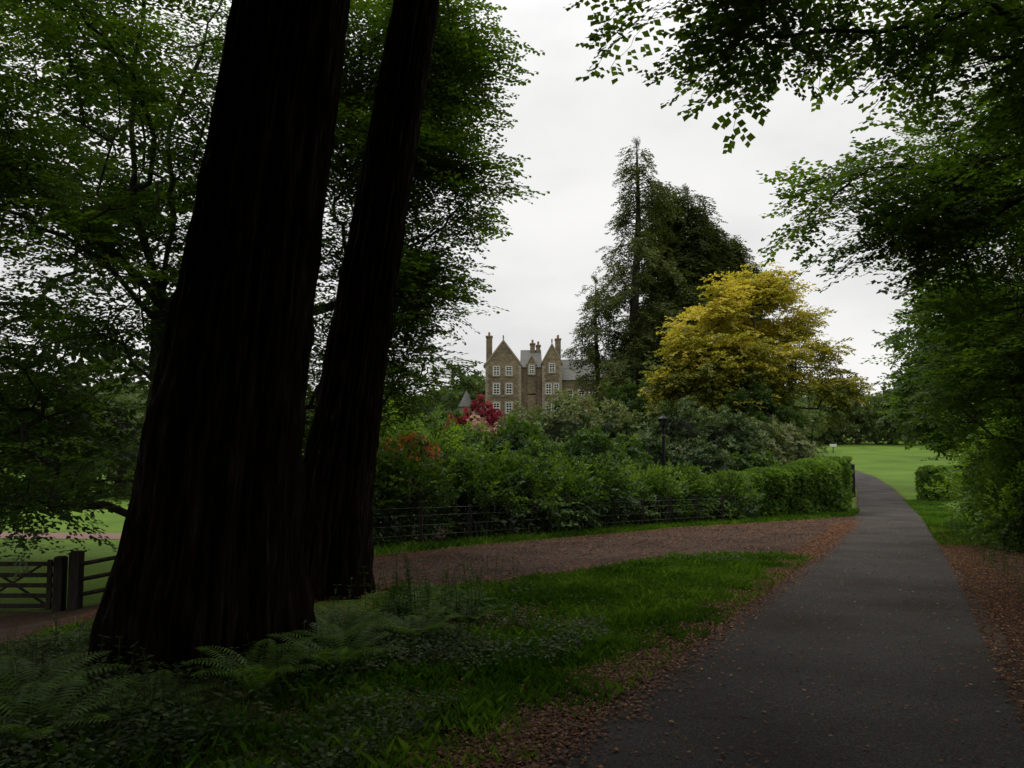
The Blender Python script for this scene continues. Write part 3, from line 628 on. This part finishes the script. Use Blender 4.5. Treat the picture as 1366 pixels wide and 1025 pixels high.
tubes('wires',P0,P1,[.004]*len(P0),[.004]*len(P0),M_wire,wf,4)
gt=empty('field_gate'); A_=Acc(); B_=Acc()
gy_=17.0
def post_only(x,w,h): fence_post(A_,x,gy_,h,w)
post_only(-9.85,.10,1.18)
g=float(H(-11.8,gy_))
for k_,zz in enumerate((.18,.40,.62,.84,1.08)): B_.add(box(-13.6,-10.0,gy_-.03,gy_+.03,g+zz-.045,g+zz+.045))
for xx_ in (-13.55,-11.8,-10.05): B_.add(box(xx_-.05,xx_+.05,gy_-.075,gy_-.032,g+.1,g+1.18))
def brace(x0,z0,x1,z1,y0,y1,w=.045):
    B_.add(extr([(x0-w,z0),(x0+w,z0),(x1+w,z1),(x1-w,z1)],y0,y1))
brace(-13.4,g+1.1,-11.95,g+.2,gy_+.032,gy_+.06);brace(-11.65,g+.2,-10.2,g+1.1,gy_+.032,gy_+.06)
brace(-13.4,g+.2,-11.95,g+1.1,gy_+.062,gy_+.09);brace(-11.65,g+1.1,-10.2,g+.2,gy_+.062,gy_+.09)
post_only(-13.8,.10,1.2)
A_.make('gate_posts',M_wood,gt);B_.make('bars',M_wood,gt)
pf=empty('post_and_rail_fence'); A_=Acc()
fence_post(A_,-9.45,gy_-.1,1.25,.11)
xs_=[-9.45,-7.4,-5.4]; ysf=[16.9,17.1,17.3]
for x,y in list(zip(xs_,ysf))[1:]: fence_post(A_,x,y,1.1,.07)
A_.make('posts',M_wood,pf)
P0=[];P1=[]
for hh in (.3,.62,.95):
    for i in range(2):
        P0.append((xs_[i],ysf[i]-.02,float(H(xs_[i],ysf[i]))+hh));P1.append((xs_[i+1],ysf[i+1]-.02,float(H(xs_[i+1],ysf[i+1]))+hh))
tubes('rails',P0,P1,[.045]*6,[.045]*6,M_wood,pf,4,False)
def lathe(prof,x,y,n=12):
    V=[];F=[]
    for r_,z in prof: V+=[(x+r_*math.cos(a_),y+r_*math.sin(a_),z) for a_ in np.arange(n)*2*math.pi/n]
    for k_ in range(len(prof)-1): F+=[(k_*n+i,k_*n+(i+1)%n,(k_+1)*n+(i+1)%n,(k_+1)*n+i) for i in range(n)]
    return V,F
lp=empty('lamp_post'); A_=Acc(); G_=Acc(); x,y=6.75,34.3; g=float(H(x,y)); tz=2.6
A_.add(lathe([(.14,g-.1),(.14,g+.5),(.08,g+.6),(.07,tz-.95),(.12,tz-.9),(.07,tz-.82),(.07,tz-.5),(.14,tz-.46),(.15,tz-.42)],x,y))
A_.add(lathe([(.20,tz-.13),(.22,tz-.1),(.08,tz),(.03,tz+.06),(0.001,tz+.08)],x,y,6))
for k_ in range(6):
    a_=k_*math.pi/3; A_.add(box(x+.16*math.cos(a_)-.014,x+.16*math.cos(a_)+.014,y+.16*math.sin(a_)-.014,y+.16*math.sin(a_)+.014,tz-.42,tz-.12))
G_.add(lathe([(.12,tz-.42),(.15,tz-.14)],x,y,6))
A_.make('column',M_black,lp);G_.make('lantern_glass',M_glass,lp)
gp=empty('estate_gate'); A_=Acc(); x,y=23.95,54.5
fence_post(A_,x,y,2.3,.17); g=float(H(x,y))
for z in (.25,.7,1.15,1.6): A_.add(box(x+.18,x+.24,y,y+2.8,g+z,g+z+.07))
for k_ in range(12): A_.add(box(x+.195,x+.225,y+.1+k_*.24,y+.13+k_*.24,g+.2,g+1.75))
A_.make('gate_and_post',M_black,gp)
sg=empty('direction_sign'); A_=Acc(); B_=Acc(); x,y=70.,168.; g=float(H(x,y))
A_.add(box(x-.08,x+.08,y-.06,y+.06,g-.2,g+2.1)); B_.add(box(x-.75,x+.75,y-.10,y-.062,g+1.4,g+2.0)); A_.make('post',M_wood,sg); B_.make('board',M_white,sg)

# ------------------------------------------------------------ ground cover
lo_s=np.array(sorted(LO.tolist()))
def scatter(n,x0,x1,y0,y1,cond):
    x=U(x0,x1,n); y=U(y0,y1,n); k=cond(x,y); return x[k],y[k]
def lowpath(x): return np.interp(x,lo_s[:,0],lo_s[:,1])
def nzv(x,y,s): return np.array([noise.noise(Vector((a_*s,b_*s,1.7))) for a_,b_ in zip(x,y)])
def blades(name,x,y,h,mat,w=.008,lean=.45):
    n=len(x); z=H(x,y); a_=U(0,2*math.pi,n); D=norm(np.stack([np.cos(a_)*lean*R(n),np.sin(a_)*lean*R(n),np.ones(n)],1))
    b_=U(0,2*math.pi,n); S=np.stack([np.cos(b_),np.sin(b_),0*b_],1)
    w=(np.ones(n)*w)[:,None]
    P=np.stack([x,y,z-.005],1); V=np.empty((n,4,3)); bend=np.stack([np.cos(a_),np.sin(a_),-.15+0*a_],1)
    V[:,0]=P-S*w/2; V[:,1]=P+S*w/2; V[:,2]=P+D*h[:,None]*.6+S*w*.4; V[:,3]=P+D*h[:,None]+bend*(h*.35)[:,None]
    tone=.45+.55*nzv(x,y,.8)+.3*nzv(x,y,3.1)+U(-.3,.3,n)
    leaf_mesh(name,V,tone,mat)
x,y=scatter(560000,-7,7,2.5,18.4,lambda x,y:(x<RC(y)-1.42)&(y<lowpath(x)+.05)&(litter(x,y)+U(-.45,.35,len(x))<.42)&~((x<-1.8)&(y>5.5)&(y<12.5)&(x>-4.0)))
x=x[:290000];y=y[:290000]
cl=1+.7*nzv(x,y,1.7)
blades('grass_verge',x,y,U(.035,.10,len(x))*cl*(1+.7*(R(len(x))<.05)),M_grassb,w=.005+.006*sstep(4,11,y))
x,y=scatter(160000,-6,24,15,48,lambda x,y:((y>np.interp(x,UPs[:,0],UPs[:,1])-.1)&(y<np.interp(x,UPs[:,0],UPs[:,1])+2.0)&(x<RC(y)-1.45)))
blades('grass_fringe',x[:50000],y[:50000],U(.08,.24,min(len(x),50000)),M_grassb,w=.016)
x,y=scatter(120000,8,30,20,50,lambda x,y:(x>RC(y)+1.45)&(x<RC(y)+3.6))
blades('grass_roadside',x[:30000],y[:30000],U(.05,.16,min(len(x),30000)),M_grassb,w=.018)
def flatleaves(name,x,y,hgt,L_,tone,mat,wr=.8):
    n=len(x); a_=U(0,2*math.pi,n); D=norm(np.stack([np.cos(a_),np.sin(a_),U(-.3,.4,n)],1)); Nn=norm(np.stack([U(-.4,.4,n),U(-.4,.4,n),np.ones(n)],1)); Nn=norm(Nn-D*(Nn*D).sum(1,keepdims=True))
    leaf_mesh(name,leaf_quads(np.stack([x,y,H(x,y)+hgt],1),D,Nn,L_,L_*wr),tone,mat)
x,y=scatter(80000,-7,1.0,2.6,9.0,lambda x,y:(x<RC(y)-2.3)&(nzv(x,y,.9)+U(-.3,.3,len(x))+.35*sstep(.8,-2,x)>.08))
n=len(x); flatleaves('ground_ivy',x,y,U(.04,.16,n),U(.025,.055,n),.44+.5*nzv(x,y,2.)+U(-.4,.4,n)+(R(n)<.12)*.5,M_ivy)
x,y=scatter(30000,-2,7,5,18,lambda x,y:(x<RC(y)-1.9)&(y<lowpath(x)-.1)&(nzv(x,y,1.3)>.05))
n=len(x); flatleaves('clover',x,y,U(.04,.09,n),U(.015,.035,n),U(.3,1,n),M_grassb,.9)
x,y=scatter(60000,-8,16,10,38,lambda x,y:(y>lowpath(x)+.1)&(y<np.interp(x,UPs[:,0],UPs[:,1])-.1)&(x<RC(y)-1.2))
n=len(x); flatleaves('drive_debris',x,y,.018+U(0,.02,n),U(.015,.05,n)*(1+.02*y),U(0,.9,n),M_litter,.8)
def nettles(name,pts):
    P=[];D=[];S=[];A=[];B=[]
    for x,y,h in pts:
        g=float(H(x,y)); lx,ly=U(-.15,.15),U(-.15,.15); p=np.array([x,y,g]); m=max(3,int(h/.07))
        for k_ in range(1,m+1):
            p2=np.array([x+lx*h*(k_/m)**2,y+ly*h*(k_/m)**2,g+h*k_/m]); A.append(p);B.append(p2);p=p2
            a0=k_*1.57+U(-.3,.3)
            for s_ in (0,math.pi): P.append(p2); D.append([math.cos(a0+s_),math.sin(a0+s_),U(-.35,.35)]); S.append(U(.06,.11)*(1.25-.6*k_/m))
    P=np.array(P);D=norm(np.array(D));Nn=np.tile([0,0,1.],(len(P),1))+U(-.2,.2,P.shape); Nn=norm(Nn-D*(Nn*D).sum(1,keepdims=True)); S=np.array(S)
    ob=tubes(name,A,B,[.004]*len(A),[.003]*len(A),M_fern,n=3); leaf_mesh('leaves',leaf_quads(P,D,Nn,S,S*.5),U(.1,.9,len(P)),M_ivy,ob)
pts=[(U(-5.5,-1.2),U(4.6,8.6),U(.15,.45)) for _ in range(200)]+[(-.85+rng.normal()*.5,9.4+rng.normal()*.5,U(.2,.8)) for _ in range(80)]+[(4.3+rng.normal()*.7,16.2+rng.normal()*.4,U(.06,.2)) for _ in range(90)]
pts=[p for p in pts if not ((p[0]+2.9)**2+(p[1]-7.4)**2<1.1)]
nettles('nettle_patch',pts)
pts=[]
for _ in range(500):
    y=U(9,30); pts.append((float(RC(y))+U(2.1,5.2),y,U(.15,.6)))
nettles('nettle_patch',pts)
def fern_mesh():
    P=[];D=[];Nn=[];L=[]
    for f in range(10):
        a_=f*.63+U(-.2,.2); ln=U(.55,.85); st=U(.9,1.25)
        dv=np.array([math.cos(a_),math.sin(a_),0]); prev=np.zeros(3)
        for i in range(2,26):
            t_=i/26; el=st*(1-1.15*t_); p=prev+(dv*math.cos(el)+np.array([0,0,math.sin(el)]))*ln/25
            tgd=norm(p-prev); sd=np.array([-dv[1],dv[0],0]); s_=ln*.26*math.sin(math.pi*min(1,t_*1.02))**.7*(1.15-t_*.5)
            for q in (-1,1): P.append(p);D.append(sd*q+tgd*.35-np.array([0,0,.12]));Nn.append(np.cross(tgd,sd));L.append(max(.01,s_))
            P.append(prev);D.append(tgd);Nn.append(np.cross(tgd,sd));L.append(ln/22)
            prev=p
    P=np.array(P);D=norm(np.array(D));Nn=norm(np.array(Nn));Nn=norm(Nn-D*(Nn*D).sum(1,keepdims=True));L=np.array(L)
    return leaf_quads(P,D,Nn,L,np.minimum(L*.4,.022))
fm=[]
for k_ in range(3):
    V=fern_mesh(); ob=leaf_mesh('fern',V,U(.1,.9,len(V)),M_fern); fm.append(ob)
fpos=[(-1.95,6.0),(-2.5,5.5),(-3.5,5.6),(-1.5,6.6),(-4.3,5.9),(-.9,9.2),(-1.3,9.6),(-.5,9.0),(-1.1,10.2),(-.6,9.8),(-4.9,6.7),(-3.0,4.9),(9.0,11.2),(9.9,13),(10.6,14.5),(8.6,10.0),(11.5,16.5),(-1.7,7.6),(-5.6,5.5),(-1.0,8.0)]
for i,(x,y) in enumerate(fpos):
    ob=fm[i] if i<3 else link(bpy.data.objects.new('fern',fm[i%3].data))
    ob.location=(x,y,float(H(x,y))-.01); ob.rotation_euler=(0,0,U(0,6.2)); s_=U(.65,1.05); ob.scale=(s_,s_,s_*U(.9,1.25))
xs1=[];ys1=[]
n=62000; y=4+R(n)**1.6*30-2; e=rng.normal(size=n)*.23; x=RC(y)-1.55+e-.1; xs1.append(x);ys1.append(y)
n=36000; y=3+R(n)**1.4*26; x=RC(y)+1.6+np.abs(rng.normal(size=n))*1.1-.15; xs1.append(x);ys1.append(y)
n=5000; y=3+R(n)*30; x=RC(y)+U(-1.5,1.5,n); xs1.append(x);ys1.append(y)
n=16000; x=U(-7,-.3,n); y=U(4.5,11.5,n); xs1.append(x);ys1.append(y)
n=9000; x=U(-6,12,n); y=np.interp(x,UPs[:,0],UPs[:,1])-np.abs(rng.normal(size=n))*.8; xs1.append(x);ys1.append(y)
n=7000; x=-.4+rng.normal(size=n)*.6; y=9.1+rng.normal(size=n)*.5; xs1.append(x);ys1.append(y)
n=9000; x=U(-2,7,n); y=lowpath(x)+rng.normal(size=n)*.3; xs1.append(x);ys1.append(y)
x=np.concatenate(xs1);y=np.concatenate(ys1);n=len(x); a_=U(0,6.283,n)
D=norm(np.stack([np.cos(a_),np.sin(a_),U(-.1,.25,n)],1)); Nn=np.stack([U(-.3,.3,n),U(-.3,.3,n),np.ones(n)],1); Nn=norm(Nn-D*(Nn*D).sum(1,keepdims=True)); L_=U(.015,.045,n)
leaf_mesh('fallen_leaves',leaf_quads(np.stack([x,y,H(x,y)+.03+R(n)*.012],1),D,Nn,L_,L_*.7),U(0,1,n),M_litter)

# ------------------------------------------------------------ sky, sun, camera
w=bpy.data.worlds.new('World'); scn.world=w; w.use_nodes=True; nt=w.node_tree; N=nt.nodes; L=nt.links; N.clear()
sky=N.new('ShaderNodeTexSky'); sky.sky_type='NISHITA'; sky.sun_disc=False; sky.sun_elevation=math.radians(52); sky.sun_rotation=math.radians(-15)
b1=N.new('ShaderNodeBackground'); b1.inputs[1].default_value=.08; L.new(sky.outputs[0],b1.inputs[0])
tc=N.new('ShaderNodeTexCoord'); mp=N.new('ShaderNodeMapping'); mp.inputs['Scale'].default_value=(1.2,1.2,2.6); L.new(tc.outputs['Generated'],mp.inputs[0])
n_=N.new('ShaderNodeTexNoise'); n_.inputs['Scale'].default_value=2.2; n_.inputs['Detail'].default_value=5; n_.inputs['Roughness'].default_value=.5; L.new(mp.outputs[0],n_.inputs['Vector'])
rp=ramp(N,[(.32,(.74,.735,.735)),(.5,(.90,.893,.885)),(.68,(.99,.98,.965))]); L.new(n_.outputs[0],rp.inputs[0])
# overcast luminance: zenith brighter than the horizon
sx=N.new('ShaderNodeSeparateXYZ'); L.new(tc.outputs['Generated'],sx.inputs[0])
mr=N.new('ShaderNodeMapRange'); mr.inputs[1].default_value=.42; mr.inputs[2].default_value=.95; mr.inputs[3].default_value=1.0; mr.inputs[4].default_value=2.3; L.new(sx.outputs[2],mr.inputs[0])
b2=N.new('ShaderNodeBackground'); L.new(mr.outputs[0],b2.inputs[1]); L.new(rp.outputs[0],b2.inputs[0])
mx=N.new('ShaderNodeMixShader'); mx.inputs[0].default_value=.97; L.new(b1.outputs[0],mx.inputs[1]); L.new(b2.outputs[0],mx.inputs[2])
o=N.new('ShaderNodeOutputWorld'); L.new(mx.outputs[0],o.inputs[0])
sl=bpy.data.lights.new('sun','SUN'); sl.energy=.9; sl.angle=math.radians(25); sl.color=(1,.97,.92)
so=link(bpy.data.objects.new('sun',sl))
el=math.radians(52); az=math.radians(-15)
dvec=Vector((math.sin(az)*math.cos(el),math.cos(az)*math.cos(el),math.sin(el))); so.rotation_euler=dvec.to_track_quat('Z','Y').to_euler()
cam=bpy.data.cameras.new('camera'); cam.lens=27; cam.sensor_width=36; cam.clip_end=5000; cam.clip_start=.05
co=link(bpy.data.objects.new('camera',cam)); co.location=(0,0,1.6); co.rotation_euler=(math.radians(94.07),0,0); scn.camera=co
scn.view_settings.view_transform='Standard'; scn.view_settings.look='None'; scn.view_settings.exposure=0
